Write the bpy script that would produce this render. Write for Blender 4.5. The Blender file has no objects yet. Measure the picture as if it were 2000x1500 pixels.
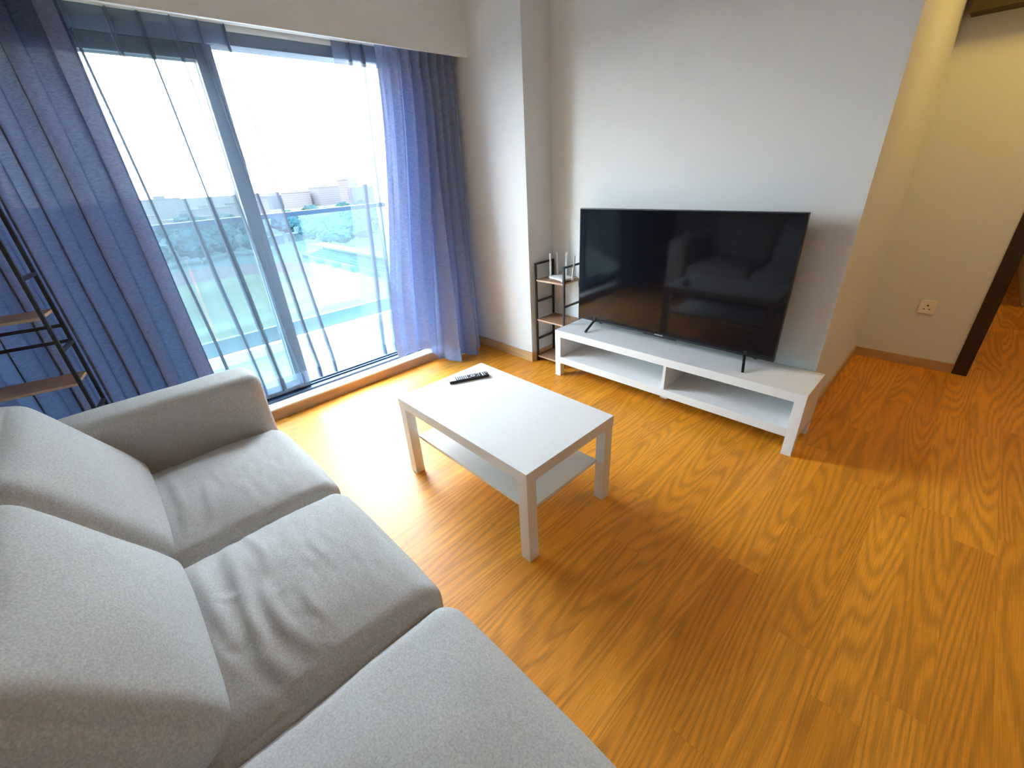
import bpy, bmesh, math, random
from mathutils import Vector, Matrix, noise
random.seed(7)
S = bpy.context.scene
COL = S.collection

# ------------------------------------------------------------ camera
cam_d = bpy.data.cameras.new('camera'); cam = bpy.data.objects.new('camera', cam_d); COL.objects.link(cam)
R = [(0.7009953, 0.71112715, -0.05388655), (0.28635464, -0.3498643, -0.89196188), (-0.65315129, 0.60983042, -0.44888778)]
M = Matrix(((R[0][0], -R[1][0], -R[2][0], 1.94223), (R[0][1], -R[1][1], -R[2][1], -2.28128),
            (R[0][2], -R[1][2], -R[2][2], 1.43163), (0, 0, 0, 1)))
cam.matrix_world = M
cam_d.sensor_fit = 'HORIZONTAL'; cam_d.sensor_width = 36; cam_d.lens = 829.193/2000*36
cam_d.clip_start = 0.02; cam_d.clip_end = 3000
S.camera = cam

# ------------------------------------------------------------ sky, lamps, exposure
W = bpy.data.worlds.new('sky'); S.world = W; W.use_nodes = True
wn = W.node_tree.nodes; wl = W.node_tree.links
bg = wn['Background']
tc = wn.new('ShaderNodeTexCoord'); sep = wn.new('ShaderNodeSeparateXYZ'); rmp = wn.new('ShaderNodeValToRGB')
wl.new(tc.outputs['Generated'], sep.inputs[0]); wl.new(sep.outputs['Z'], rmp.inputs[0])
rmp.color_ramp.elements[0].position = 0.05; rmp.color_ramp.elements[0].color = (0.69, 0.725, 0.75, 1)
rmp.color_ramp.elements[1].position = 0.55; rmp.color_ramp.elements[1].color = (0.77, 0.87, 1.0, 1)
wl.new(rmp.outputs[0], bg.inputs[0]); bg.inputs[1].default_value = 19.5

def area(name, loc, rot, sx, sy, power, color):
    d = bpy.data.lights.new(name, 'AREA'); d.shape = 'RECTANGLE'; d.size = sx; d.size_y = sy
    d.energy = power; d.color = color
    o = bpy.data.objects.new(name, d); COL.objects.link(o); o.location = loc; o.rotation_euler = rot
    return o
# warm ceiling panels of the flat: one over the hall, one over the dining side behind the camera
area('hall_ceiling_light', (2.35, 1.0, 2.60), (0, 0, 0), 0.4, 0.4, 6.0, (1.0, 0.66, 0.16))
area('dining_ceiling_light', (3.6, -1.6, 2.60), (0, 0, 0), 0.5, 0.5, 0.4, (1.0, 0.60, 0.18))
area('bedroom_ceiling_light', (3.0, 4.2, 2.45), (0, 0, 0), 0.4, 0.4, 5, (1.0, 0.66, 0.25))
VS = S.view_settings
VS.view_transform = 'Standard'; VS.look = 'None'; VS.gamma = 1; VS.use_curve_mapping = False
VS.exposure = 1.2

# ------------------------------------------------------------ materials
def mat(name, color, rough=0.6, metal=0.0, spec=0.5, bump=0.0, bscale=200, mottle=0.0, mscale=60, coat=0.0):
    m = bpy.data.materials.new(name); m.use_nodes = True
    n = m.node_tree.nodes; l = m.node_tree.links; b = n['Principled BSDF']
    b.inputs['Base Color'].default_value = (*color, 1); b.inputs['Roughness'].default_value = rough
    b.inputs['Metallic'].default_value = metal; b.inputs['Specular IOR Level'].default_value = spec
    b.inputs['Coat Weight'].default_value = coat
    t = n.new('ShaderNodeTexCoord')
    if mottle or True:
        ns = n.new('ShaderNodeTexNoise'); ns.inputs['Scale'].default_value = mscale; ns.inputs['Detail'].default_value = 4
        l.new(t.outputs['Object'], ns.inputs['Vector'])
        r = n.new('ShaderNodeValToRGB'); k = max(mottle, 0.01)
        r.color_ramp.elements[0].position = 0.3; r.color_ramp.elements[1].position = 0.7
        r.color_ramp.elements[0].color = (*[c*(1-k) for c in color], 1)
        r.color_ramp.elements[1].color = (*[min(1, c*(1+k)) for c in color], 1)
        l.new(ns.outputs['Fac'], r.inputs[0]); l.new(r.outputs[0], b.inputs['Base Color'])
    if bump:
        n2 = n.new('ShaderNodeTexNoise'); n2.inputs['Scale'].default_value = bscale; n2.inputs['Detail'].default_value = 3
        l.new(t.outputs['Object'], n2.inputs['Vector'])
        bp = n.new('ShaderNodeBump'); bp.inputs['Strength'].default_value = bump; bp.inputs['Distance'].default_value = 0.002
        l.new(n2.outputs['Fac'], bp.inputs['Height']); l.new(bp.outputs[0], b.inputs['Normal'])
    return m

def mathn(n, l, op, a, b=None, c=None):
    x = n.new('ShaderNodeMath'); x.operation = op
    for i, v in enumerate((a, b, c)):
        if v is None: continue
        if isinstance(v, (int, float)): x.inputs[i].default_value = v
        else: l.new(v, x.inputs[i])
    return x.outputs[0]

def floor_material():
    m = bpy.data.materials.new('oak_plank_floor'); m.use_nodes = True
    n = m.node_tree.nodes; l = m.node_tree.links; b = n['Principled BSDF']
    t = n.new('ShaderNodeTexCoord'); sp = n.new('ShaderNodeSeparateXYZ'); l.new(t.outputs['Object'], sp.inputs[0])
    PW, PL = 0.125, 1.05
    u = mathn(n, l, 'DIVIDE', sp.outputs['X'], PW); iu = mathn(n, l, 'FLOOR', u); fu = mathn(n, l, 'FRACT', u)
    wn1 = n.new('ShaderNodeTexWhiteNoise'); wn1.noise_dimensions = '1D'; l.new(iu, wn1.inputs['W'])
    v0 = mathn(n, l, 'DIVIDE', sp.outputs['Y'], PL); v = mathn(n, l, 'ADD', v0, mathn(n, l, 'MULTIPLY', wn1.outputs['Value'], 7.3))
    iv = mathn(n, l, 'FLOOR', v); fv = mathn(n, l, 'FRACT', v)
    pid = mathn(n, l, 'ADD', mathn(n, l, 'MULTIPLY', iu, 17.31), mathn(n, l, 'MULTIPLY', iv, 5.77))
    w2 = n.new('ShaderNodeTexWhiteNoise'); w2.noise_dimensions = '1D'; l.new(pid, w2.inputs['W'])
    w3 = n.new('ShaderNodeTexWhiteNoise'); w3.noise_dimensions = '1D'; l.new(mathn(n, l, 'ADD', pid, 91.7), w3.inputs['W'])
    # cathedral figure: contour lines of a stretched noise field, different on every plank
    cx = n.new('ShaderNodeCombineXYZ')
    l.new(mathn(n, l, 'ADD', mathn(n, l, 'MULTIPLY', sp.outputs['X'], 5.0), mathn(n, l, 'MULTIPLY', w2.outputs['Value'], 60)), cx.inputs[0])
    l.new(mathn(n, l, 'ADD', mathn(n, l, 'MULTIPLY', sp.outputs['Y'], 0.42), mathn(n, l, 'MULTIPLY', w3.outputs['Value'], 60)), cx.inputs[1])
    ns = n.new('ShaderNodeTexNoise'); ns.inputs['Scale'].default_value = 1.0; ns.inputs['Detail'].default_value = 1.6
    ns.inputs['Roughness'].default_value = 0.35
    l.new(cx.outputs[0], ns.inputs['Vector'])
    rings = mathn(n, l, 'SINE', mathn(n, l, 'MULTIPLY', ns.outputs['Fac'], 150.0))
    rings = mathn(n, l, 'MULTIPLY_ADD', rings, 0.5, 0.5)
    rings = mathn(n, l, 'POWER', rings, 1.6)
    # fine straight pores
    cf = n.new('ShaderNodeCombineXYZ')
    l.new(mathn(n, l, 'MULTIPLY', sp.outputs['X'], 260), cf.inputs[0]); l.new(mathn(n, l, 'ADD', mathn(n, l, 'MULTIPLY', sp.outputs['Y'], 9), mathn(n, l, 'MULTIPLY', w2.outputs['Value'], 40)), cf.inputs[1])
    nf = n.new('ShaderNodeTexNoise'); nf.inputs['Scale'].default_value = 1.0; nf.inputs['Detail'].default_value = 3
    l.new(cf.outputs[0], nf.inputs['Vector'])
    # broad tone drift
    cb = n.new('ShaderNodeCombineXYZ')
    l.new(mathn(n, l, 'ADD', mathn(n, l, 'MULTIPLY', sp.outputs['X'], 12), mathn(n, l, 'MULTIPLY', w3.outputs['Value'], 33)), cb.inputs[0]); l.new(mathn(n, l, 'MULTIPLY', sp.outputs['Y'], 1.7), cb.inputs[1])
    nb = n.new('ShaderNodeTexNoise'); nb.inputs['Detail'].default_value = 2; nb.inputs['Scale'].default_value = 1.0; l.new(cb.outputs[0], nb.inputs['Vector'])
    base = n.new('ShaderNodeValToRGB')
    base.color_ramp.elements[0].position = 0.0; base.color_ramp.elements[0].color = (0.58, 0.20, 0.008, 1)
    base.color_ramp.elements[1].position = 1.0; base.color_ramp.elements[1].color = (0.90, 0.365, 0.028, 1)
    tone = mathn(n, l, 'ADD', mathn(n, l, 'MULTIPLY', w2.outputs['Value'], 0.45), mathn(n, l, 'MULTIPLY', nb.outputs['Fac'], 0.6))
    l.new(tone, base.inputs[0])
    g1 = mathn(n, l, 'MULTIPLY', rings, 0.26)
    g2 = mathn(n, l, 'MULTIPLY', mathn(n, l, 'SUBTRACT', nf.outputs['Fac'], 0.5), 0.75)
    g = mathn(n, l, 'SUBTRACT', mathn(n, l, 'SUBTRACT', 1.06, g1), g2)
    # thin seams between planks
    du = mathn(n, l, 'MINIMUM', fu, mathn(n, l, 'SUBTRACT', 1.0, fu)); dv = mathn(n, l, 'MULTIPLY', mathn(n, l, 'MINIMUM', fv, mathn(n, l, 'SUBTRACT', 1.0, fv)), PL/PW)
    d = mathn(n, l, 'MINIMUM', du, dv)
    seam = n.new('ShaderNodeMapRange'); seam.inputs['From Min'].default_value = 0.0; seam.inputs['From Max'].default_value = 0.012
    seam.inputs['To Min'].default_value = 0.80; seam.inputs['To Max'].default_value = 1.0; l.new(d, seam.inputs['Value'])
    g = mathn(n, l, 'MULTIPLY', g, seam.outputs[0])
    mx = n.new('ShaderNodeVectorMath'); mx.operation = 'SCALE'; l.new(base.outputs[0], mx.inputs[0]); l.new(g, mx.inputs['Scale'])
    l.new(mx.outputs[0], b.inputs['Base Color'])
    b.inputs['Roughness'].default_value = 0.46; b.inputs['Specular IOR Level'].default_value = 0.5
    bp = n.new('ShaderNodeBump'); bp.inputs['Strength'].default_value = 0.12; bp.inputs['Distance'].default_value = 0.001
    l.new(g, bp.inputs['Height']); l.new(bp.outputs[0], b.inputs['Normal'])
    return m

def wood_mat(name, c0, c1, axis='X', rough=0.5):
    m = bpy.data.materials.new(name); m.use_nodes = True
    n = m.node_tree.nodes; l = m.node_tree.links; b = n['Principled BSDF']
    t = n.new('ShaderNodeTexCoord'); mp = n.new('ShaderNodeMapping'); l.new(t.outputs['Object'], mp.inputs[0])
    mp.inputs['Scale'].default_value = {'X': (4, 60, 60), 'Y': (60, 4, 60), 'Z': (60, 60, 4)}[axis]
    ns = n.new('ShaderNodeTexNoise'); ns.inputs['Scale'].default_value = 1; ns.inputs['Detail'].default_value = 5; l.new(mp.outputs[0], ns.inputs['Vector'])
    r = n.new('ShaderNodeValToRGB'); r.color_ramp.elements[0].position = .3; r.color_ramp.elements[1].position = .7
    r.color_ramp.elements[0].color = (*c0, 1); r.color_ramp.elements[1].color = (*c1, 1)
    l.new(ns.outputs['Fac'], r.inputs[0]); l.new(r.outputs[0], b.inputs['Base Color']); b.inputs['Roughness'].default_value = rough
    return m

def cloth_mat(name, color, trans_color, w_trans, w_clear, weave=0.0):
    """woven cloth: diffuse + translucent, with a share of open gaps between the yarns"""
    m = bpy.data.materials.new(name); m.use_nodes = True
    n = m.node_tree.nodes; l = m.node_tree.links
    for x in list(n):
        if x.type != 'OUTPUT_MATERIAL': n.remove(x)
    out = [x for x in n if x.type == 'OUTPUT_MATERIAL'][0]
    t = n.new('ShaderNodeTexCoord'); mp = n.new('ShaderNodeMapping'); l.new(t.outputs['Object'], mp.inputs[0]); mp.inputs['Scale'].default_value = (40, 40, 320)
    ns = n.new('ShaderNodeTexNoise'); ns.inputs['Scale'].default_value = 1; ns.inputs['Detail'].default_value = 3; l.new(mp.outputs[0], ns.inputs['Vector'])
    r = n.new('ShaderNodeValToRGB'); r.color_ramp.elements[0].position = .3; r.color_ramp.elements[1].position = .7
    r.color_ramp.elements[0].color = (*[c*(1-weave) for c in color], 1); r.color_ramp.elements[1].color = (*[c*(1+weave) for c in color], 1)
    l.new(ns.outputs['Fac'], r.inputs[0])
    df = n.new('ShaderNodeBsdfDiffuse'); l.new(r.outputs[0], df.inputs[0])
    tr = n.new('ShaderNodeBsdfTranslucent'); tr.inputs[0].default_value = (*trans_color, 1)
    m1 = n.new('ShaderNodeMixShader'); m1.inputs[0].default_value = w_trans; l.new(df.outputs[0], m1.inputs[1]); l.new(tr.outputs[0], m1.inputs[2])
    cl = n.new('ShaderNodeBsdfTransparent')
    m2 = n.new('ShaderNodeMixShader'); l.new(m1.outputs[0], m2.inputs[1]); l.new(cl.outputs[0], m2.inputs[2])
    if weave:
        mr = n.new('ShaderNodeMapRange'); mr.inputs['From Min'].default_value = .35; mr.inputs['From Max'].default_value = .75
        mr.inputs['To Min'].default_value = w_clear*0.2; mr.inputs['To Max'].default_value = w_clear*2.2; l.new(ns.outputs['Fac'], mr.inputs[0]); l.new(mr.outputs[0], m2.inputs[0])
    else: m2.inputs[0].default_value = w_clear
    l.new(m2.outputs[0], out.inputs[0])
    return m

def glass_mat(name, tint, gloss=0.06, rough=0.0):
    m = bpy.data.materials.new(name); m.use_nodes = True
    n = m.node_tree.nodes; l = m.node_tree.links
    for x in list(n):
        if x.type != 'OUTPUT_MATERIAL': n.remove(x)
    out = [x for x in n if x.type == 'OUTPUT_MATERIAL'][0]
    a = n.new('ShaderNodeBsdfTransparent'); a.inputs[0].default_value = (*tint, 1)
    g = n.new('ShaderNodeBsdfGlossy'); g.inputs['Roughness'].default_value = rough; g.inputs[0].default_value = (1, 1, 1, 1)
    mx = n.new('ShaderNodeMixShader'); mx.inputs[0].default_value = gloss
    l.new(a.outputs[0], mx.inputs[1]); l.new(g.outputs[0], mx.inputs[2]); l.new(mx.outputs[0], out.inputs[0])
    return m

def facade_mat(name, wall, win, sx=3.2, sz=3.2):
    m = bpy.data.materials.new(name); m.use_nodes = True
    n = m.node_tree.nodes; l = m.node_tree.links; b = n['Principled BSDF']
    t = n.new('ShaderNodeTexCoord'); sp = n.new('ShaderNodeSeparateXYZ'); l.new(t.outputs['Object'], sp.inputs[0])
    h = mathn(n, l, 'ADD', sp.outputs['X'], sp.outputs['Y'])
    fu = mathn(n, l, 'FRACT', mathn(n, l, 'DIVIDE', h, sx)); fv = mathn(n, l, 'FRACT', mathn(n, l, 'DIVIDE', sp.outputs['Z'], sz))
    a = mathn(n, l, 'MULTIPLY', mathn(n, l, 'GREATER_THAN', fu, 0.45), mathn(n, l, 'GREATER_THAN', fv, 0.5))
    mx = n.new('ShaderNodeMix'); mx.data_type = 'RGBA'; l.new(a, mx.inputs[0])
    mx.inputs[6].default_value = (*wall, 1); mx.inputs[7].default_value = (*win, 1)
    l.new(mx.outputs[2], b.inputs['Base Color']); b.inputs['Roughness'].default_value = .8; b.inputs['Specular IOR Level'].default_value = 0.0
    return m

WALL = mat('matt_wall_paint', (0.765, 0.80, 0.80), 0.75, bump=0.25, bscale=220, mscale=3, mottle=0.01)
CEIL = mat('ceiling_paint', (0.82, 0.82, 0.80), 0.85, mscale=3)
FLOOR = floor_material()
BASEB = wood_mat('oak_baseboard', (0.50, 0.30, 0.12), (0.62, 0.40, 0.19), 'X', 0.45)
RISER = wood_mat('oak_step_riser', (0.45, 0.29, 0.18), (0.54, 0.36, 0.23), 'Y', 0.5)
SILLM = mat('pale_stone_sill', (0.72, 0.72, 0.72), 0.35)
WHITE = mat('white_laminate', (0.80, 0.80, 0.795), 0.35, spec=0.4)
SOFA = mat('light_grey_woven_cover', (0.535, 0.52, 0.505), 0.95, spec=0.15, bump=0.5, bscale=900, mottle=0.17, mscale=230)
BLACK = mat('black_powder_coat', (0.018, 0.018, 0.022), 0.4)
SHELFW = wood_mat('brown_particle_board', (0.34, 0.18, 0.10), (0.44, 0.25, 0.15), 'X', 0.55)
SHELFE = wood_mat('pale_board_edge', (0.55, 0.38, 0.26), (0.62, 0.45, 0.31), 'X', 0.55)
SCREEN = mat('black_glossy_screen', (0.005, 0.005, 0.008), 0.07, spec=0.28, mscale=2)
BEZEL = mat('black_tv_plastic', (0.012, 0.012, 0.013), 0.35)
LOGO = mat('silver_print', (0.75, 0.75, 0.78), 0.4)
DOORW = wood_mat('dark_door_frame_wood', (0.020, 0.009, 0.006), (0.035, 0.016, 0.010), 'Z', 0.5)
SOFFM = mat('dark_olive_soffit', (0.07, 0.055, 0.025), 0.8)
ALU = mat('blue_grey_aluminium', (0.12, 0.16, 0.22), 0.45, metal=0.0, spec=0.5)
ALUD = mat('dark_aluminium', (0.09, 0.12, 0.16), 0.45)
TRKM = mat('blue_track_aluminium', (0.035, 0.065, 0.12), 0.5)
RAILM = mat('balcony_rail_aluminium', (0.012, 0.03, 0.06), 0.5, spec=0.2)
RAILB = mat('balcony_bottom_rail', (0.06, 0.12, 0.15), 0.5)
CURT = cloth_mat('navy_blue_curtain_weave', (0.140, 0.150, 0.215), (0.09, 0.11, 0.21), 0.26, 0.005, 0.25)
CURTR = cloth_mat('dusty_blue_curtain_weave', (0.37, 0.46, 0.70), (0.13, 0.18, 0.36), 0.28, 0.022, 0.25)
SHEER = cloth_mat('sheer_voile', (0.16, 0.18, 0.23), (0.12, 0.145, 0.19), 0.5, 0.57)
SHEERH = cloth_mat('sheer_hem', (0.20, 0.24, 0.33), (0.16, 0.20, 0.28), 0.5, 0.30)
GLASS = glass_mat('door_glass', (0.88, 0.92, 0.91), 0.04)
BGLASS = glass_mat('balustrade_glass', (0.70, 0.94, 1.0), 0.03)
PLASW = mat('white_plastic', (0.80, 0.80, 0.78), 0.35)
RUBBER = mat('dark_holes', (0.03, 0.02, 0.015), 0.6)
BALC = mat('balcony_tiles', (0.10, 0.115, 0.115), 0.6)
KERB = mat('balcony_kerb_concrete', (0.60, 0.62, 0.62), 0.8)

# ------------------------------------------------------------ mesh helpers
def link(name, me, m, parent=None, smooth=False):
    if smooth:
        for p in me.polygons: p.use_smooth = True
    mats = m if isinstance(m, (list, tuple)) else [m]
    for x in mats: me.materials.append(x)
    o = bpy.data.objects.new(name, me); COL.objects.link(o)
    if parent: o.parent = parent
    return o
def tag(o, label=None, cat=None, group=None, kind=None):
    if label: o['label'] = label
    if cat: o['category'] = cat
    if group: o['group'] = group
    if kind: o['kind'] = kind
    return o
def empty(name, label, cat, loc=(0, 0, 0), rz=0, group=None):
    o = bpy.data.objects.new(name, None); COL.objects.link(o); o.empty_display_size = 0.1
    o.location = loc; o.rotation_euler = (0, 0, rz)
    return tag(o, label, cat, group)
class MB:
    def __init__(s): s.bm = bmesh.new()
    def box(s, x0, x1, y0, y1, z0, z1, mi=0, M=None):
        r = bmesh.ops.create_cube(s.bm, size=1)
        T = Matrix.Translation(((x0+x1)/2, (y0+y1)/2, (z0+z1)/2)) @ Matrix.Diagonal((x1-x0, y1-y0, z1-z0, 1))
        if M: T = M @ T
        bmesh.ops.transform(s.bm, matrix=T, verts=r['verts'])
        for f in {f for v in r['verts'] for f in v.link_faces}: f.material_index = mi
        return s
    def bar(s, p, q, w, h=None, mi=0):
        p, q = Vector(p), Vector(q); d = q-p; L = d.length; h = h or w
        rot = d.to_track_quat('Z', 'Y').to_matrix().to_4x4()
        return s.box(-w/2, w/2, -h/2, h/2, 0, L, mi, Matrix.Translation(p) @ rot)
    def cyl(s, p, q, r0, r1=None, seg=14, mi=0):
        p, q = Vector(p), Vector(q); d = q-p; r1 = r0 if r1 is None else r1
        rot = d.to_track_quat('Z', 'Y').to_matrix().to_4x4()
        c = bmesh.ops.create_cone(s.bm, cap_ends=True, segments=seg, radius1=r0, radius2=r1, depth=d.length)
        bmesh.ops.transform(s.bm, matrix=Matrix.Translation((p+q)/2) @ rot, verts=c['verts'])
        for f in {f for v in c['verts'] for f in v.link_faces}: f.material_index = mi
        return s
    def done(s, name, m, parent=None, bevel=0.0, seg=2, smooth=False):
        if bevel:
            es = [e for e in s.bm.edges if len(e.link_faces) == 2 and e.calc_face_angle(0) > 0.5]
            bmesh.ops.bevel(s.bm, geom=es, offset=bevel, segments=seg, profile=0.6, affect='EDGES', clamp_overlap=True)
        bmesh.ops.recalc_face_normals(s.bm, faces=s.bm.faces[:])
        me = bpy.data.meshes.new(name); s.bm.to_mesh(me); s.bm.free()
        return link(name, me, m, parent, smooth)
def bx(name, m, x0, x1, y0, y1, z0, z1, parent=None, bevel=0.0):
    return MB().box(x0, x1, y0, y1, z0, z1).done(name, m, parent, bevel)
def struct(o): o['kind'] = 'structure'; return o
def tube(name, pts, r, m, parent=None, seg=8):
    cu = bpy.data.curves.new(name, 'CURVE'); cu.dimensions = '3D'; cu.bevel_depth = r; cu.bevel_resolution = 2
    sp = cu.splines.new('NURBS'); sp.points.add(len(pts)-1)
    for i, p in enumerate(pts): sp.points[i].co = (*p, 1)
    sp.use_endpoint_u = True; sp.order_u = 3
    tmp = bpy.data.objects.new('tmp', cu); COL.objects.link(tmp)
    bpy.context.view_layer.update()
    me = bpy.data.meshes.new_from_object(tmp.evaluated_get(bpy.context.evaluated_depsgraph_get()))
    bpy.data.objects.remove(tmp); bpy.data.curves.remove(cu)
    return link(name, me, m, parent, True)

# ------------------------------------------------------------ room shell
CZ = 2.75
struct(bx('floor', FLOOR, -1.0, 5.2, -3.6, 7.2, -0.12, 0.0))
struct(bx('ceiling', CEIL, -1.3, 5.2, -3.6, 7.2, CZ, CZ+0.1))
WY = 0.345                                               # face of the wall behind the television
struct(bx('wall_back', WALL, -0.31, 1.57, WY, 1.75, 0, CZ))
struct(bx('wall_corner', WALL, -1.3, -0.31, 0.072, 1.75, 0, CZ))
# hall end wall with a door opening
mb = MB().box(-1.3, 2.135, 1.75, 1.87, 0, CZ).box(3.09, 5.2, 1.75, 1.87, 0, CZ).box(2.135, 3.09, 1.75, 1.87, 2.12, CZ)
struct(mb.done('wall_hall', WALL))
struct(bx('wall_right', WALL, 5.1, 5.2, -3.6, 7.2, 0, CZ))
struct(bx('wall_rear', WALL, -1.3, 5.2, -3.6, -3.5, 0, CZ))
struct(bx('wall_bedroom_left', WALL, 1.9, 1.98, 1.87, 7.2, 0, CZ))
struct(bx('wall_bedroom_end', WALL, 1.9, 5.2, 7.1, 7.2, 0, CZ))
# window wall: header above the door, pier at the far end
WX = -1.10
mb = MB().box(-1.3, WX, -3.5, 0.072, 2.165, CZ).box(-1.3, WX, -3.5, -3.1, 0, 2.165).box(-1.3, WX, -0.33, 0.072, 0, 2.165)
struct(mb.done('wall_left', WALL))
# pelmet box: dropped face hiding the curtain rails
struct(bx('trim_1', WALL, -0.85, -0.83, -3.5, 0.072, 2.142, CZ))
struct(bx('trim_2', CEIL, WX, -0.85, -3.5, 0.072, 2.215, 2.235))
# soffit in the hall, plain dark olive brown on all faces
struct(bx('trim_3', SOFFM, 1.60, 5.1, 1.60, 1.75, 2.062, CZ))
# raised step to the balcony door
struct(bx('trim_4', RISER, -1.012, -1.0, -3.5, 0.072, -0.12, 0.068))
struct(MB().box(-1.105, -0.997, -3.5, 0.072, 0.068, 0.080).done('trim_5', SILLM, bevel=0.003))
struct(bx('trim_6', SILLM, -1.30, -1.012, -3.5, 0.072, -0.12, 0.067))
# baseboards
BT, BH = 0.012, 0.078
struct(MB().box(-0.99, -0.31+BT, 0.072-BT, 0.072, 0, BH).done('baseboard_corner', BASEB, bevel=0.002))
struct(MB().box(-0.31, -0.31+BT, 0.072, WY, 0, BH).done('baseboard_return', BASEB, bevel=0.002))
struct(MB().box(-0.31+BT, 1.57+BT, WY-BT, WY, 0, BH).done('baseboard_back', BASEB, bevel=0.002))
struct(MB().box(1.57, 1.57+BT, WY, 1.75, 0, 0.068).done('baseboard_side', BASEB, bevel=0.002))
struct(MB().box(1.57+BT, 2.135, 1.75-BT, 1.75, 0, 0.068).done('baseboard_hall', BASEB, bevel=0.002))
# dark door frame of the hall
d1 = struct(bpy.data.objects.new('door_1', None)); COL.objects.link(d1)
MB().box(2.133, 2.21, 1.735, 1.90, 0, 2.10).done('door_jamb', DOORW, d1, bevel=0.003)
MB().box(3.02, 3.095, 1.735, 1.90, 0, 2.10).done('door_jamb', DOORW, d1, bevel=0.003)
MB().box(2.133, 3.095, 1.735, 1.90, 2.03, 2.10).done('door_head', DOORW, d1, bevel=0.003)
# sliding balcony door
w1 = struct(bpy.data.objects.new('window_1', None)); COL.objects.link(w1)
ZB, ZT = 0.095, 2.105
MB().box(-1.235, -1.10, -3.1, -0.33, 0.067, ZB).box(-1.155, -1.148, -3.1, -0.33, ZB, ZB+.012).box(-1.20, -1.193, -3.1, -0.33, ZB, ZB+.012).done('bottom_track', TRKM, w1, bevel=0.002)
MB().box(-1.235, -1.10, -3.1, -0.33, ZT, 2.165).done('head_frame', ALU, w1, bevel=0.003)
MB().box(-1.235, -1.10, -0.375, -0.33, ZB, ZT).done('side_jamb', ALU, w1)
MB().box(-1.235, -1.10, -3.1, -3.05, ZB, ZT).done('side_jamb', ALU, w1)
def sash(y0, y1, x0, x1, m):
    xm = (x0+x1)/2; f = 0.085
    fr = MB().box(x0, x1, y0, y0+f, ZB+.01, ZT).box(x0, x1, y1-f, y1, ZB+.01, ZT).box(x0, x1, y0+f, y1-f, ZT-0.07, ZT).box(x0, x1, y0+f, y1-f, ZB+.01, ZB+0.085).done('sash_frame', m, w1, bevel=0.004)
    MB().box(xm-.004, xm+.004, y0+f-.01, y1-f+.01, ZB+.08, ZT-.06).done('glass_pane', GLASS, fr)
    MB().box(x1, x1+.012, y1-.055, y1-.03, 0.95, 1.15).done('pull_handle', ALUD, fr, bevel=.003)
sash(-3.05, -1.425, -1.175, -1.135, ALU)
sash(-3.00, -1.425, -1.225, -1.185, ALUD)

# ------------------------------------------------------------ curtains
def drape(name, m, parent, path, z0, z1, rows=40, wob=0.006, seed=0, n_per=1):
    """path(s, h) -> (x, y): plan position of the cloth for column s in 0..1 at height share h (0 bottom, 1 top)"""
    cols = n_per
    bm = bmesh.new(); grid = []
    for j in range(rows+1):
        h = j/rows; row = []
        for i in range(cols+1):
            s = i/cols; x, y = path(s, h)
            zb = z0(s) if callable(z0) else z0
            z = zb+(z1-zb)*h
            w = noise.noise(Vector((x*3+seed, y*5, z*1.6)))*wob*(1.4-h)
            row.append(bm.verts.new((x+w, y+w*.6, z)))
        grid.append(row)
    for j in range(rows):
        for i in range(cols):
            bm.faces.new((grid[j][i], grid[j][i+1], grid[j+1][i+1], grid[j+1][i]))
    me = bpy.data.meshes.new(name); bm.to_mesh(me); bm.free()
    return link(name, me, m, parent, True)
def lerp(a, b, t): return a+(b-a)*t
def smooth(t): t = max(0, min(1, t)); return t*t*(3-2*t)

# dark curtain at the left, drawn back
def pathL(s, h):
    y = lerp(lerp(-3.12, -3.10, h), lerp(-1.955, -1.985, h), s)
    ph = s*2*math.pi*9 + 1.3*math.sin(s*9+1)
    a = lerp(0.072, 0.05, h)*(1-.3*math.sin(s*23))
    y += 0.018*math.sin(2*ph)*(1-h*.3)
    return -0.932+a*math.sin(ph)+0.010*math.sin(s*40+h*3), y
cl = empty('curtain', 'dark navy curtain drawn back beside the sofa arm, left end of the window', 'curtain', (0, 0, 0))
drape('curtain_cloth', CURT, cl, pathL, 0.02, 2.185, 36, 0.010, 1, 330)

# dark curtain on the right, pinch-pleated top
def pathR(s, h):
    # s 0 = leading (left) edge, 1 = edge at the wall corner
    y0 = lerp(-0.79, -0.565, smooth(h*1.02)); y1 = lerp(0.02, 0.055, h)
    y = lerp(y0, y1, s**lerp(1.0, .92, h))
    npl = 8.0
    ph = (s**1.15)*2*math.pi*npl
    a = lerp(0.060, 0.046, h)*(0.25+0.75*smooth(s*2.0))
    xb = -0.955
    flare = smooth((s-.40)/.2)*(1-smooth(h/.8))
    xb += 0.115*flare
    hh = max(0, 1-h)*2.1
    pinch = math.exp(-((hh-0.10)/0.05)**2)
    a *= (1-0.45*pinch)
    big = (1-smooth(h/.7))*smooth(s*1.6)
    y += 0.010*math.sin(2*ph)*(0.3+s)
    off = lerp(math.sin(ph), 1.15*math.sin(ph*.5+.6)+.25*math.sin(ph), big)
    ret = smooth((s-.955)/.045)
    return lerp(xb+a*off+0.006*math.sin(3*ph+1)*h, -1.06, ret), lerp(y, .062, ret)
cr = empty('curtain', 'dusty blue pleated curtain gathered at the right end of the window', 'curtain', (0, 0, 0))
def z0R(s): return lerp(0.150, 0.006, smooth((s-.36)/.12))
drape('curtain_cloth', CURTR, cr, pathR, z0R, 2.172, 44, 0.008, 4, 340)

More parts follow.
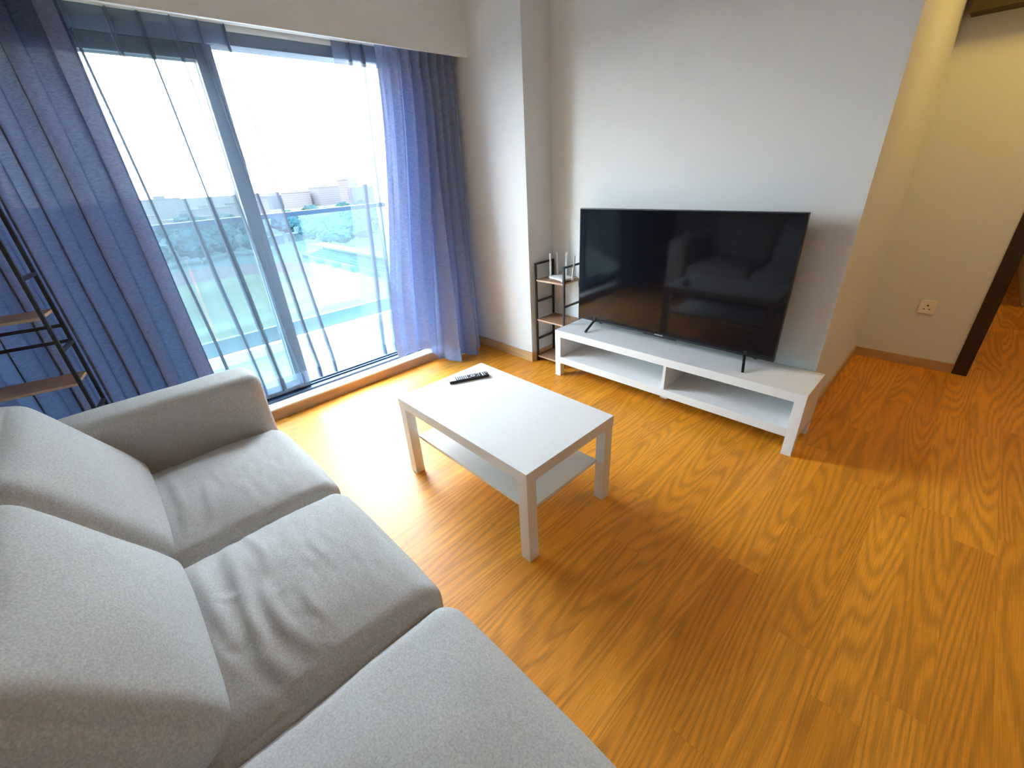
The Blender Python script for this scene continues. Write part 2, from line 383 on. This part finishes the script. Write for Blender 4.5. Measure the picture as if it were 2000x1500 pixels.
# sheers: overlapped soft pleats
def sheer_path(yb, yt, folds, x0, amp_b, amp_t, ov, seed):
    rnd = random.Random(seed)
    offs = [rnd.uniform(-.5, .5) for _ in range(40)]
    def f(s, h):
        y0 = lerp(yb[0], yt[0], h); y1 = lerp(yb[1], yt[1], h)
        k = folds; u = s*k; i = int(u); fr = u-i
        # flat run between folds, then a tight doubled-over pleat
        L = (y1-y0)/k
        o = ov*lerp(1.2, .8, h)
        nodes = ((0, 0), (.4, 1+o), (.5, 1-o), (.6, 1+o), (.7, 1-o), (.8, 1+o), (.9, 1-o), (1.0, 1.0))
        for (f0, v0), (f1, v1) in zip(nodes, nodes[1:]):
            if fr <= f1+1e-9:
                yy = v0+(v1-v0)*(fr-f0)/(f1-f0); break
        xx = .25*math.sin(math.pi*fr/.4) if fr < .4 else -.9*math.sin(math.pi*(fr-.4)/.2)+.3
        jit = offs[i % 40]*L*.35 + offs[(i*7+3) % 40]*L*.25*(1-h)
        jn = offs[(i+1) % 40]*L*.35 + offs[((i+1)*7+3) % 40]*L*.25*(1-h)
        y = y0+(i+yy)*L+lerp(jit, jn, fr)
        if s >= 1: y = y1
        a = lerp(amp_b, amp_t, h)
        return x0+xx*a+0.010*noise.noise(Vector((y*4, h*3, seed))), y
    return f
s1 = empty('sheer_curtain', 'long sheer voile curtain hanging over the left glass door panel', 'sheer curtain', (0, 0, 0))
def pleat(z): return z
pS1 = sheer_path((-3.05, -1.245), (-3.05, -1.36), 14, -1.066, 0.024, 0.016, 0.05, 3)
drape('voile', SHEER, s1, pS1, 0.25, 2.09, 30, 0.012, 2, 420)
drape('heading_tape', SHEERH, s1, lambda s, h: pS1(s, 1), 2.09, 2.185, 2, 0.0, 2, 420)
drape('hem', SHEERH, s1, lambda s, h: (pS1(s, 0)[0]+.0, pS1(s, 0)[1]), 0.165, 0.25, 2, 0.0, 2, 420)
s2 = empty('sheer_curtain', 'narrow sheer voile curtain hanging beside the dusty blue right curtain', 'sheer curtain', (0, 0, 0))
pS2 = sheer_path((-0.975, -0.35), (-0.78, -0.30), 5, -1.066, 0.024, 0.016, 0.09, 8)
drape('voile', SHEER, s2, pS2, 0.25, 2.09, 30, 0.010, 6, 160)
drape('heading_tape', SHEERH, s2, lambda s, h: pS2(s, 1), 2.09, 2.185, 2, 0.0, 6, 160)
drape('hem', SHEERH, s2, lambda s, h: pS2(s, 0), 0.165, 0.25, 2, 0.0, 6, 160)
ct = empty('curtain_track', 'white double curtain track inside the pelmet above the window', 'curtain track')
MB().box(-1.075, -1.045, -3.45, 0.05, 2.188, 2.214).done('rear_rail', PLASW, ct, bevel=.002)
MB().box(-0.955, -0.925, -3.45, 0.05, 2.192, 2.214).done('front_rail', PLASW, ct, bevel=.002)

# ------------------------------------------------------------ sofa
def puff(name, parent, size, crown, rad, M, wrinkle=None, n=(44, 44, 14), side=0.012, mats=SOFA):
    """rounded upholstered block of given size, crowned on top"""
    hx, hy, hz = [v/2 for v in size]
    bm = bmesh.new(); cache = {}
    def vert(i, j, k):
        key = (i, j, k)
        if key in cache: return cache[key]
        u, v, w = 2*i/n[0]-1, 2*j/n[1]-1, 2*k/n[2]-1
        # denser sampling toward edges
        e = lambda t: math.copysign(1-(1-abs(t))**1.25, t)
        u, v, w = e(u), e(v), e(w)
        p = Vector((u*hx, v*hy, w*hz))
        inner = Vector((max(-hx+rad, min(hx-rad, p.x)), max(-hy+rad, min(hy-rad, p.y)), max(-hz+rad, min(hz-rad, p.z))))
        d = p-inner
        if d.length > 1e-7: p = inner+d.normalized()*rad
        cr = (1-abs(u)**2.3)*(1-abs(v)**2.6)
        p.z += crown*cr*(1 if w > 0 else -.3)*abs(w)
        if abs(w) < 1:
            p.x += side*math.copysign(1, u)*(1-w*w)*(1-v*v)*(abs(u) ** 6); p.y += side*math.copysign(1, v)*(1-w*w)*(1-u*u)*(abs(v)**6)
        if wrinkle: wp = M @ p; p = p+Vector((0, 0, wrinkle(wp.x, wp.y)*max(0, w)))
        q = p*6
        p += Vector((noise.noise(q), noise.noise(q+Vector((9, 0, 0))), noise.noise(q+Vector((0, 7, 0)))))*0.004
        cache[key] = bm.verts.new(M @ p); return cache[key]
    nx, ny, nz = n
    for i in range(nx):
        for j in range(ny):
            bm.faces.new([vert(i, j, nz), vert(i+1, j, nz), vert(i+1, j+1, nz), vert(i, j+1, nz)])
            bm.faces.new([vert(i, j, 0), vert(i, j+1, 0), vert(i+1, j+1, 0), vert(i+1, j, 0)])
    for i in range(nx):
        for k in range(nz):
            bm.faces.new([vert(i, 0, k), vert(i+1, 0, k), vert(i+1, 0, k+1), vert(i, 0, k+1)])
            bm.faces.new([vert(i, ny, k), vert(i, ny, k+1), vert(i+1, ny, k+1), vert(i+1, ny, k)])
    for j in range(ny):
        for k in range(nz):
            bm.faces.new([vert(0, j, k), vert(0, j, k+1), vert(0, j+1, k+1), vert(0, j+1, k)])
            bm.faces.new([vert(nx, j, k), vert(nx, j+1, k), vert(nx, j+1, k+1), vert(nx, j, k+1)])
    bmesh.ops.recalc_face_normals(bm, faces=bm.faces[:])
    me = bpy.data.meshes.new(name); bm.to_mesh(me); bm.free()
    return link(name, me, mats, parent, True)
def T(x, y, z): return Matrix.Translation((x, y, z))
def fold(u, v, cx, cy, ang, ln, wd, ht):
    """one soft crease: ridge with a dip beside it"""
    dx, dy = u-cx, v-cy; a = math.cos(ang)*dx+math.sin(ang)*dy; b = -math.sin(ang)*dx+math.cos(ang)*dy
    b += 0.35*a*a
    env = math.exp(-(a/ln)**2)
    return ht*env*(math.exp(-(b/wd)**2)-0.8*math.exp(-((b-wd*1.6)/wd)**2))
so = empty('sofa', 'light grey fabric sofa with loose cushions in the foreground', 'sofa', (0, 0, 0))
# base and back frame
MB().box(-0.12, 1.90, -2.80, -1.935, 0.10, 0.27).done('base_frame', SOFA, so, bevel=.02, seg=3, smooth=False)
MB().box(-0.12, 1.90, -2.90, -2.73, 0.10, 0.66).done('backrest_frame', SOFA, so, bevel=.03, seg=3)
for x in (-0.28, 2.02):
    for y in (-2.84, -1.98): MB().box(x-.03, x+.03, y-.03, y+.03, 0, 0.10).done('leg', BLACK, so, bevel=.004)
puff('armrest', so, (0.215, 0.99, 0.57), 0.012, 0.05, T(-0.2275, -2.40, 0.385), None, (18, 40, 30), 0.0)
puff('armrest', so, (0.215, 0.99, 0.57), 0.012, 0.05, T(2.01, -2.40, 0.385), None, (18, 40, 30), 0.0)
RID1 = [([(0.214, -2.253), (0.33, -2.268), (0.43, -2.272)], .006, .012), ([(0.171, -2.221), (0.239, -2.218), (0.292, -2.212)], .004, .010),
        ([(0.047, -2.345), (0.247, -2.342), (0.412, -2.333)], .009, .016), ([(0.338, -2.356), (0.458, -2.356)], .005, .010)]
RID2 = [([(0.60, -2.283), (0.749, -2.288), (0.834, -2.293), (0.982, -2.301), (1.083, -2.305), (1.164, -2.279)], .013, .017),
        ([(0.60, -2.226), (0.70, -2.214), (0.772, -2.213), (0.838, -2.223)], .007, .012), ([(0.89, -2.250), (0.96, -2.252), (1.037, -2.249), (1.128, -2.22)], .010, .015),
        ([(0.64, -2.368), (0.856, -2.363), (0.998, -2.35)], .012, .018), ([(0.96, -2.176), (1.031, -2.178), (1.091, -2.164)], .007, .012),
        ([(0.942, -2.231), (0.928, -2.198)], .004, .010), ([(0.987, -2.379), (1.068, -2.371)], .006, .012), ([(1.134, -2.196), (1.182, -2.176)], .003, .008),
        ([(0.837, -2.359), (0.881, -2.296)], .004, .012), ([(0.80, -2.10), (0.95, -2.08)], .0025, .012), ([(0.70, -2.02), (0.78, -2.05), (0.88, -2.04)], .0025, .012)]
def ridges(R, x, y):
    t = 0
    for pts, ht, wd in R:
        best = None; n = len(pts)-1
        for i, ((ax, ay), (bx_, by)) in enumerate(zip(pts, pts[1:])):
            dx, dy = bx_-ax, by-ay; q = ((x-ax)*dx+(y-ay)*dy)/(dx*dx+dy*dy); qc = max(0, min(1, q))
            px, py = ax+qc*dx, ay+qc*dy; d = math.hypot(x-px, y-py)
            if best is None or d < best[0]: best = (d, (y-py), (i+qc)/n)
        d, sg, par = best
        env = math.sin(math.pi*(0.12+0.76*par))**1.0
        t += .8*ht*env*math.exp(-(d/wd)**2)
        if sg < 0: t -= .4*ht*env*math.exp(-((d-wd*1.7)/wd)**2)
    t += .0022*noise.noise(Vector((x*14, y*34, 1)))
    return t
def wr1(x, y): return ridges(RID1, x, y)
def wr2(x, y): return ridges(RID2, x, y)
def wr3(u, v): return 0.004*noise.noise(Vector((u*2, v*2, 3)))
def seat(x0, x1, wr, dz=0.0, yaw=0):
    w = x1-x0; c = (x0+x1)/2
    puff('seat_cushion', so, (w, 0.86, 0.165), 0.060, 0.060, T(c, -2.325, 0.329+dz), wr, (110, 120, 14))
seat(-0.115, 0.545, wr1); seat(0.55, 1.215, wr2, 0.004); seat(1.22, 1.895, wr3, 0.008)
# loose back cushions leaning on the frame; local z = front face direction
def back(x0, x1, yb, zb, lean, hgt, th, crown, wr=None, roll=0.0):
    w = x1-x0; c = (x0+x1)/2
    # local x -> world x, local y -> up along the lean, local z -> outward (front)
    up = Vector((0, -math.sin(lean), math.cos(lean))); out = Vector((0, math.cos(lean), math.sin(lean)))
    o = Vector((c, yb, zb))+up*(hgt/2)-out*(th/2)
    Mx = Matrix(((1, up.x, out.x, o.x), (0, up.y, out.y, o.y), (0, up.z, out.z, o.z), (0, 0, 0, 1))) @ Matrix.Rotation(roll, 4, 'Z')
    puff('back_cushion', so, (w, hgt, th), crown, 0.07, Mx, wr, (56, 50, 16), 0.02)
back(-0.115, 0.555, -2.375, 0.43, math.radians(29), 0.505, 0.17, 0.035)
back(0.565, 1.205, -2.375, 0.43, math.radians(29), 0.50, 0.19, 0.04)

# ------------------------------------------------------------ coffee table
ta = empty('coffee_table', 'white rectangular coffee table with lower shelf, standing in front of the sofa', 'table', (0.1745, -1.4185, 0), -0.011)
Bv = 0.0015
MB().box(0, .9, 0, .55, 0.40, 0.45).done('tabletop', WHITE, ta, bevel=Bv)
for x in (0.002, .848):
    for y in (0.002, .498): MB().box(x, x+.05, y, y+.05, 0, 0.40).done('leg', WHITE, ta, bevel=Bv)
MB().box(0.045, .855, 0.055, .50, 0.203, 0.219).done('shelf', WHITE, ta, bevel=Bv)

# remote control
rc = empty('remote_control', 'slim black and silver remote control lying on the coffee table', 'remote control', (0.2915, -1.052, 0.45), math.radians(64.5))
RS = mat('silver_remote_face', (0.62, 0.63, 0.66), 0.35); RB = mat('remote_black', (0.02, 0.02, 0.028), 0.4); RK = mat('remote_keys', (0.7, 0.7, 0.72), 0.5)
MB().box(-.107, .107, -.0235, .0235, 0.001, .015).done('body', RB, rc, bevel=.003)
MB().box(-.106, -.070, -.022, .022, .0145, .0165).done('end_plate', RS, rc, bevel=.0007)
MB().box(.070, .078, -.022, .022, .0148, .0162).box(.085, .088, -.02, .02, .0148, .0162).done('accent_strip', RS, rc)
for i in range(6):
    for j in range(4):
        x = -.062+i*.0105; y = -.0165+j*.011
        MB().box(x-.0033, x+.0033, y-.0036, y+.0036, .0145, .0168).done('button', RK, rc, bevel=.0008)
b = MB().cyl((.022, 0, .0145), (.022, 0, .0172), .0125, seg=24).done('navigation_ring', RS, rc)
MB().cyl((.022, 0, .0170), (.022, 0, .0182), .005, seg=16).done('ok_button', RB, b)
for x, y in ((.045, -.013), (.045, .013), (.056, -.013), (.056, 0), (.056, .013), (.004, -.015), (.004, .015), (.098, .008)):
    MB().cyl((x, y, .0145), (x, y, .0167), .0035, seg=12).done('button', RK, rc)

# ------------------------------------------------------------ TV bench
tv = empty('tv_bench', 'long low white media bench with open shelf, under the television', 'tv bench', (0, 0, 0))
BW, BD, Hh = 1.618, 0.328, 0.364
MB().box(0, BW, 0, BD, Hh-.050, Hh).done('top', WHITE, tv, bevel=Bv)
MB().box(0.05, BW-.05, 0.0, BD, 0.107, 0.157).done('shelf', WHITE, tv, bevel=Bv)
for x in (0, BW-.05):
    MB().box(x, x+.05, 0, BD, 0.107, Hh-.050).done('side_panel', WHITE, tv, bevel=Bv)
    for y in (0, BD-.05): MB().box(x+.001, x+.049, y+.001, y+.049, 0, 0.107).done('leg', WHITE, tv, bevel=Bv)
MB().box(.862, .880, .004, BD-.004, .157, Hh-.050).done('divider', WHITE, tv, bevel=Bv)
MB().box(.785, .835, .165, .215, 0.0, .107).done('centre_foot', WHITE, tv, bevel=Bv)

# ------------------------------------------------------------ television
VX, VY, VZ, VW, VH = 0.058, 0.202, 0.413, 1.333, 0.767
te = empty('television', 'large flat black television standing on the white media bench', 'television', (0, 0, 0))
MB().box(VX, VX+VW, VY, VY+.028, VZ, VZ+VH).box(VX+.12, VX+VW-.12, VY+.028, VY+.065, VZ+.05, VZ+.42).done('housing', BEZEL, te, bevel=.003)
MB().box(VX+.006, VX+VW-.006, VY-.0015, VY+.001, VZ+.014, VZ+VH-.006).done('screen', SCREEN, te)
MB().box(.60, .83, VY-.002, VY+.015, VZ-.006, VZ+.002).done('chin', BEZEL, te, bevel=.001)
for xt, xf in ((0.205, 0.216), (1.243, 1.284)):
    xb2 = 2*xt-xf+(.06 if xt > 1 else -.0)
    MB().bar((xf, .078, 0.3695), (xt, VY-.002, VZ+.006), .014, .010).bar((xb2 if xt < 1 else 1.275, .305, 0.3695), (xt, VY+.03, VZ+.006), .014, .010).box(xt-.009, xt+.009, VY-.006, VY+.034, VZ-.002, VZ+.03).done('stand_leg', BEZEL, te, bevel=.001)
fc = bpy.data.curves.new('lettering', 'FONT'); fc.body = 'SAMSUNG'; fc.size = .0125; fc.align_x = 'CENTER'; fc.align_y = 'CENTER'; fc.extrude = .0003; fc.offset = .0003
to = bpy.data.objects.new('tmp', fc); COL.objects.link(to); bpy.context.view_layer.update()
me = bpy.data.meshes.new_from_object(to.evaluated_get(bpy.context.evaluated_depsgraph_get())); bpy.data.objects.remove(to)
lo = link('lettering', me, LOGO, te); lo.rotation_euler = (math.pi/2, 0, 0); lo.location = (.711, VY-.002, VZ+.0075)

# ------------------------------------------------------------ shelf units
def shelf_unit(label, loc, rz, L, D, tops, boards, rungs, backbars=False):
    u = empty('shelf_unit', label, 'shelf', loc, rz); t = .014
    for x in (t/2, L-t/2):
        for y in (t/2, D-t/2): MB().box(x-t/2, x+t/2, y-t/2, y+t/2, 0, tops).done('post', BLACK, u, bevel=.001)
        MB().box(x-t/2, x+t/2, t, D-t, tops-t, tops).done('top_bar', BLACK, u, bevel=.001)
        for z in rungs: MB().box(x-t/2, x+t/2, t, D-t, z-t/2, z+t/2).done('rung', BLACK, u, bevel=.001)
    for z in boards:
        m = MB().box(t+.0005, L-t-.0005, .001, D-.001, z-.012, z)
        for f in m.bm.faces: f.material_index = 0 if abs(f.normal.z) > .5 else 1
        m.done('shelf_board', [SHELFW, SHELFE], u)
    if backbars:
        for z in backbars: MB().box(t, L-t, D-.010, D-.002, z-t/2, z+t/2).done('back_bar', BLACK, u, bevel=.001)
    return u
shelf_unit('small black metal shelf stand with brown boards and router, beside the television', (-.296, .114, 0), 0, .288, .214, .797, (.675, .361, .048), (.50, .19))
shelf_unit('black metal shelf stand with brown boards behind the sofa arm, by the dark curtain', (-.679, -2.924, 0), math.radians(90-12.7), .45, .17, 1.45, (1.005, .71, .41, .10), (1.155, .855, .56, .25), (0.93, 0.86))

# ------------------------------------------------------------ router
ro = empty('router', 'white wifi router with four antennas on the top of the small shelf stand', 'router', (-.115, .215, .675), math.radians(-14))
MB().box(-.085, .085, -.058, .058, .006, .024).done('body', PLASW, ro, bevel=.007, seg=3, smooth=False)
for fx in (-.0675, .0675):
    for fy in (-.0425, .0425): MB().box(fx-.0075, fx+.0075, fy-.0075, fy+.0075, 0, .008).done('foot', PLASW, ro)
MB().box(-.05, .05, -.035, .03, .0238, .0262).done('raised_top', PLASW, ro, bevel=.001)
for x, y, dx, dy in ((-.093, .03, -.012, .004), (-.093, -.035, .0, .0), (-.03, .064, -.008, .012), (.093, .03, .022, .004)):
    a = MB().cyl((x, y, .008), (x, y, .026), .0065).done('antenna', PLASW, ro)
    MB().bar((x, y, .026), (x+dx, y+dy, .185), .013, .008).done('blade', PLASW, a, bevel=.002)
tag(tube('power_cable', [(-.07, .285, .688), (-.06, .331, .690), (-.045, .3365, .65), (-.045, .3365, .60), (-.02, .3365, .55), (.02, .3365, .50), (.03, .3365, .42), (.03, .3365, .30), (.04, .3365, .05), (.04, .3365, .01)], .0022, RUBBER),
    'thin dark power cable hanging from the router down the wall', 'cable')

# ------------------------------------------------------------ wall socket
ws = empty('wall_socket', 'cream square power socket low on the hall wall', 'socket', (1.886, 1.75, .433))
SOCK = mat('cream_plastic', (0.92, 0.90, 0.82), 0.35)
MB().box(-.044, .044, -.010, 0, -.046, .046).done('face_plate', SOCK, ws, bevel=.002)
MB().box(.020, .034, -.014, -.010, .012, .034).done('switch', SOCK, ws, bevel=.001)
MB().box(-.004, .004, -.0105, -.009, .004, .016).box(-.018, -.010, -.0105, -.009, -.018, -.012).box(.010, .018, -.0105, -.009, -.018, -.012).done('pin_hole', RUBBER, ws)

# ------------------------------------------------------------ bedroom glimpse
bd = empty('bed', 'corner of a bed with pale cover seen past the dark door frame', 'bed', (0, 0, 0))
BEDB = mat('pale_bed_base', (0.72, 0.66, 0.56), 0.6); BEDC = mat('grey_green_cover', (0.40, 0.42, 0.30), 0.9)
MB().box(2.49, 3.9, 3.95, 5.9, 0.0, 0.26).done('bed_base', BEDB, bd, bevel=.01)
MB().box(2.44, 3.95, 3.98, 5.95, 0.26, 0.50).done('mattress_cover', BEDC, bd, bevel=.05, seg=4)

# ------------------------------------------------------------ balcony
struct(bx('balcony_floor', BALC, -2.62, -1.235, -3.6, 0.6, -0.15, 0.0))
struct(bx('balcony_kerb', KERB, -2.50, -2.36, -3.6, 0.14, 0.0, 0.09))
struct(bx('wall_balcony_side', KERB, -2.62, -1.30, 0.14, 0.30, 0.0, 2.6))
ra = empty('balcony_railing', 'balcony balustrade with tinted glass and dark top rail outside the door', 'railing', (0, 0, 0))
MB().box(-2.475, -2.425, -3.6, 0.14, 1.165, 1.205).done('top_rail', RAILM, ra, bevel=.004)
MB().box(-2.475, -2.43, -3.6, 0.14, 0.095, 0.228).done('bottom_rail', RAILB, ra, bevel=.003)
MB().box(-2.458, -2.448, -3.6, -1.72, 0.228, 1.165).done('glass_panel', BGLASS, ra)
MB().box(-2.458, -2.448, -1.70, 0.13, 0.228, 1.165).done('glass_panel', BGLASS, ra)

# ------------------------------------------------------------ city far below
G = -33.57
GRND = mat('hazy_ground', (0.034, 0.036, 0.036), 0.95, spec=0.0, mottle=.25, mscale=.02)
struct(bx('ground', GRND, -2600, -30, -900, 1500, G-1, G))
TRACK = mat('red_running_track', (0.052, 0.028, 0.028), 0.9, spec=0.0, mottle=.03, mscale=.05)
GRASS = mat('field_grass', (0.054, 0.044, 0.029), 0.95, spec=0.0, mottle=.3, mscale=.03)
def oval(name, m, x0, x1, y0, y1, r, z, th=.2):
    bm = bmesh.new(); vs = []
    for cx, cy, a0 in ((x1-r, y1-r, 0), (x0+r, y1-r, 90), (x0+r, y0+r, 180), (x1-r, y0+r, 270)):
        for k in range(13):
            a = math.radians(a0+k*7.5); vs.append(bm.verts.new((cx+r*math.cos(a), cy+r*math.sin(a), z)))
    f = bm.faces.new(vs); e = bmesh.ops.extrude_face_region(bm, geom=[f])
    bmesh.ops.translate(bm, vec=(0, 0, th), verts=[v for v in e['geom'] if isinstance(v, bmesh.types.BMVert)])
    bmesh.ops.recalc_face_normals(bm, faces=bm.faces[:])
    me = bpy.data.meshes.new(name); bm.to_mesh(me); bm.free(); return link(name, me, m)
struct(oval('running_track', TRACK, -258, -60, -70, 76, 55, G))
struct(oval('sports_field', GRASS, -216, -72, -58, 63, 30, G+.2))
STW = mat('grandstand_white', (0.045, 0.045, 0.046), .8, spec=0.0); STS = mat('grandstand_seats', (0.014, 0.026, 0.030), .8, spec=0.0)
gs = empty('grandstand', 'white roofed grandstand beside the running track below', 'grandstand', (0, 0, 0))
MB().box(-240, -100, 79, 80, G, G+1.6).done('front_wall', STW, gs)
m = MB()
for i in range(6): m.box(-238, -100, 80+i*1.9, 82+i*1.9, G, G+1.0+i*.55)
m.done('seating', STS, gs)
MB().box(-246, -98, 86, 93, G+5.0, G+5.5).done('roof', STW, gs)
for x in range(-236, -98, 17): MB().box(x-.3, x+.3, 91, 91.6, G, G+5).done('column', STW, gs)
for x in (-214, -196, -178, -160):
    tag(MB().cyl((x, 76.5, G), (x, 79, G), 2.2, seg=20).done('tunnel_awning', STS), 'dark rounded awning at the foot of the grandstand', 'awning', 'awnings at the foot of the grandstand')

# trees, shared meshes
LEAFS = [mat('hazy_leaves_'+k, c, .95, spec=0.0, mottle=.45, mscale=.6) for k, c in (('dark', (0.008, 0.019, 0.021)), ('mid', (0.011, 0.023, 0.025)), ('light', (0.017, 0.029, 0.031)))]
TRNK = mat('tree_bark', (0.09, 0.07, 0.05), .9)
crowns = []
for k in range(3):
    bm = bmesh.new(); bmesh.ops.create_icosphere(bm, subdivisions=4, radius=1)
    for v in bm.verts:
        d = v.co.normalized(); v.co = d*(1+.28*noise.noise(d*2.3+Vector((k*5, 0, 0)))+.16*noise.noise(d*6+Vector((k*5, 3, 0)))+.06*noise.noise(d*15)); v.co.z *= .75
    me = bpy.data.meshes.new('crown'); bm.to_mesh(me); bm.free(); me.materials.append(LEAFS[k]); crowns.append(me)
bm = bmesh.new(); bmesh.ops.create_cone(bm, cap_ends=True, segments=8, radius1=.07, radius2=.04, depth=1.0)
bmesh.ops.translate(bm, vec=(0, 0, .5), verts=bm.verts[:])
trk = bpy.data.meshes.new('trunk'); bm.to_mesh(trk); bm.free(); trk.materials.append(TRNK)
def tree(x, y, s, k, label, group):
    e = empty('tree', label, 'tree', (x, y, G), random.uniform(0, 6), group)
    c = bpy.data.objects.new('crown', crowns[k]); COL.objects.link(c); c.parent = e; c.location = (0, 0, s*1.05); c.scale = (s, s, s)
    t = bpy.data.objects.new('trunk', trk); COL.objects.link(t); t.parent = e; t.scale = (s*1.2, s*1.2, s)
rt = random.Random(11)
LB1 = 'round leafy tree in the hazy wood beyond the grandstand'
LB2 = 'leafy tree in the row beyond the far end of the running track'
placed = []
def plant(n, fx, sizes, lab, grp):
    k = 0
    for _ in range(6000):
        if k >= n: break
        x, y = fx(); sz = rt.uniform(*sizes)
        if any((x-a)**2+(y-b)**2 < ((sz+c)*1.22)**2 for a, b, c in placed): continue
        placed.append((x, y, sz)); tree(x, y, sz, rt.choice((0, 1, 1, 2)), lab, grp); k += 1
def wood():
    x = -lerp(250, 470, rt.random()**.9); return x, max(108, -x*rt.uniform(.30, .62))
def row(): x = -rt.uniform(275, 480); return x, -x*rt.uniform(-.05, .27)
for i in range(6):
    placed.append((-300-i*4, 12+i*19, 8))
plant(58, wood, (6, 9.5), LB1, 'trees in the wood beyond the grandstand')
plant(40, row, (5, 9), LB2, 'trees beyond the end of the running track')
# buildings
FB = [facade_mat('pale_facade_'+k, c, w) for k, c, w in (('white', (.050, .053, .056), (.038, .042, .046)), ('cream', (.052, .052, .052), (.038, .042, .045)), ('grey', (.036, .043, .047), (.031, .037, .041)), ('pink', (.054, .050, .050), (.038, .039, .044)))]
FB2 = [facade_mat('bright_facade_'+k, c, w) for k, c, w in (('white', (.058, .060, .062), (.043, .047, .050)), ('cream', (.060, .058, .056), (.043, .046, .048)))]
ROOFM = mat('building_roof', (.05, .05, .052), .8, spec=0.0)
def building(x, y, w, d, h, m, label, group=None):
    e = empty('apartment_block', label, 'building', (x, y, G), 0.35, group)
    MB().box(-d/2, d/2, -w/2, w/2, 0, h).done('walls', m, e)
    MB().box(-d/2-.4, d/2+.4, -w/2-.4, w/2+.4, h, h+.8).box(-d/5, d/5, -w/8, w/8, h+.8, h+4).done('roof', ROOFM, e)
building(-706, 331, 24, 18, 36, FB[3], 'pale pinkish tower block, tallest on the skyline')
building(-770, 318, 44, 22, 27, FB[0], 'wide white apartment block left of the tallest tower on the skyline')
building(-765, 270, 36, 22, 22, FB[1], 'cream apartment block in the middle of the hazy skyline')
building(-800, 247, 30, 24, 19, FB[2], 'grey low block at the left of the open skyline view')
building(-690, 352, 40, 24, 24, FB[2], 'grey apartment block right of the tallest tower')
for i, (x, y, w, h) in enumerate(((-620, 46, 44, 12), (-560, 84, 40, 9), (-640, 120, 56, 14), (-700, 180, 50, 16), (-600, -20, 50, 14), (-700, 5, 50, 20), (-730, 90, 40, 26))):
    building(x, y, w, 18, h, FB2[i % 2], 'pale low building seen through the sheer left curtain', 'low buildings behind the sheer curtain')
for i in range(6):
    building(-300-i*4, 12+i*19, 13, 7, 4.5, FB[0], 'small white low-rise house near the far end of the running track', 'white low-rise houses by the track')
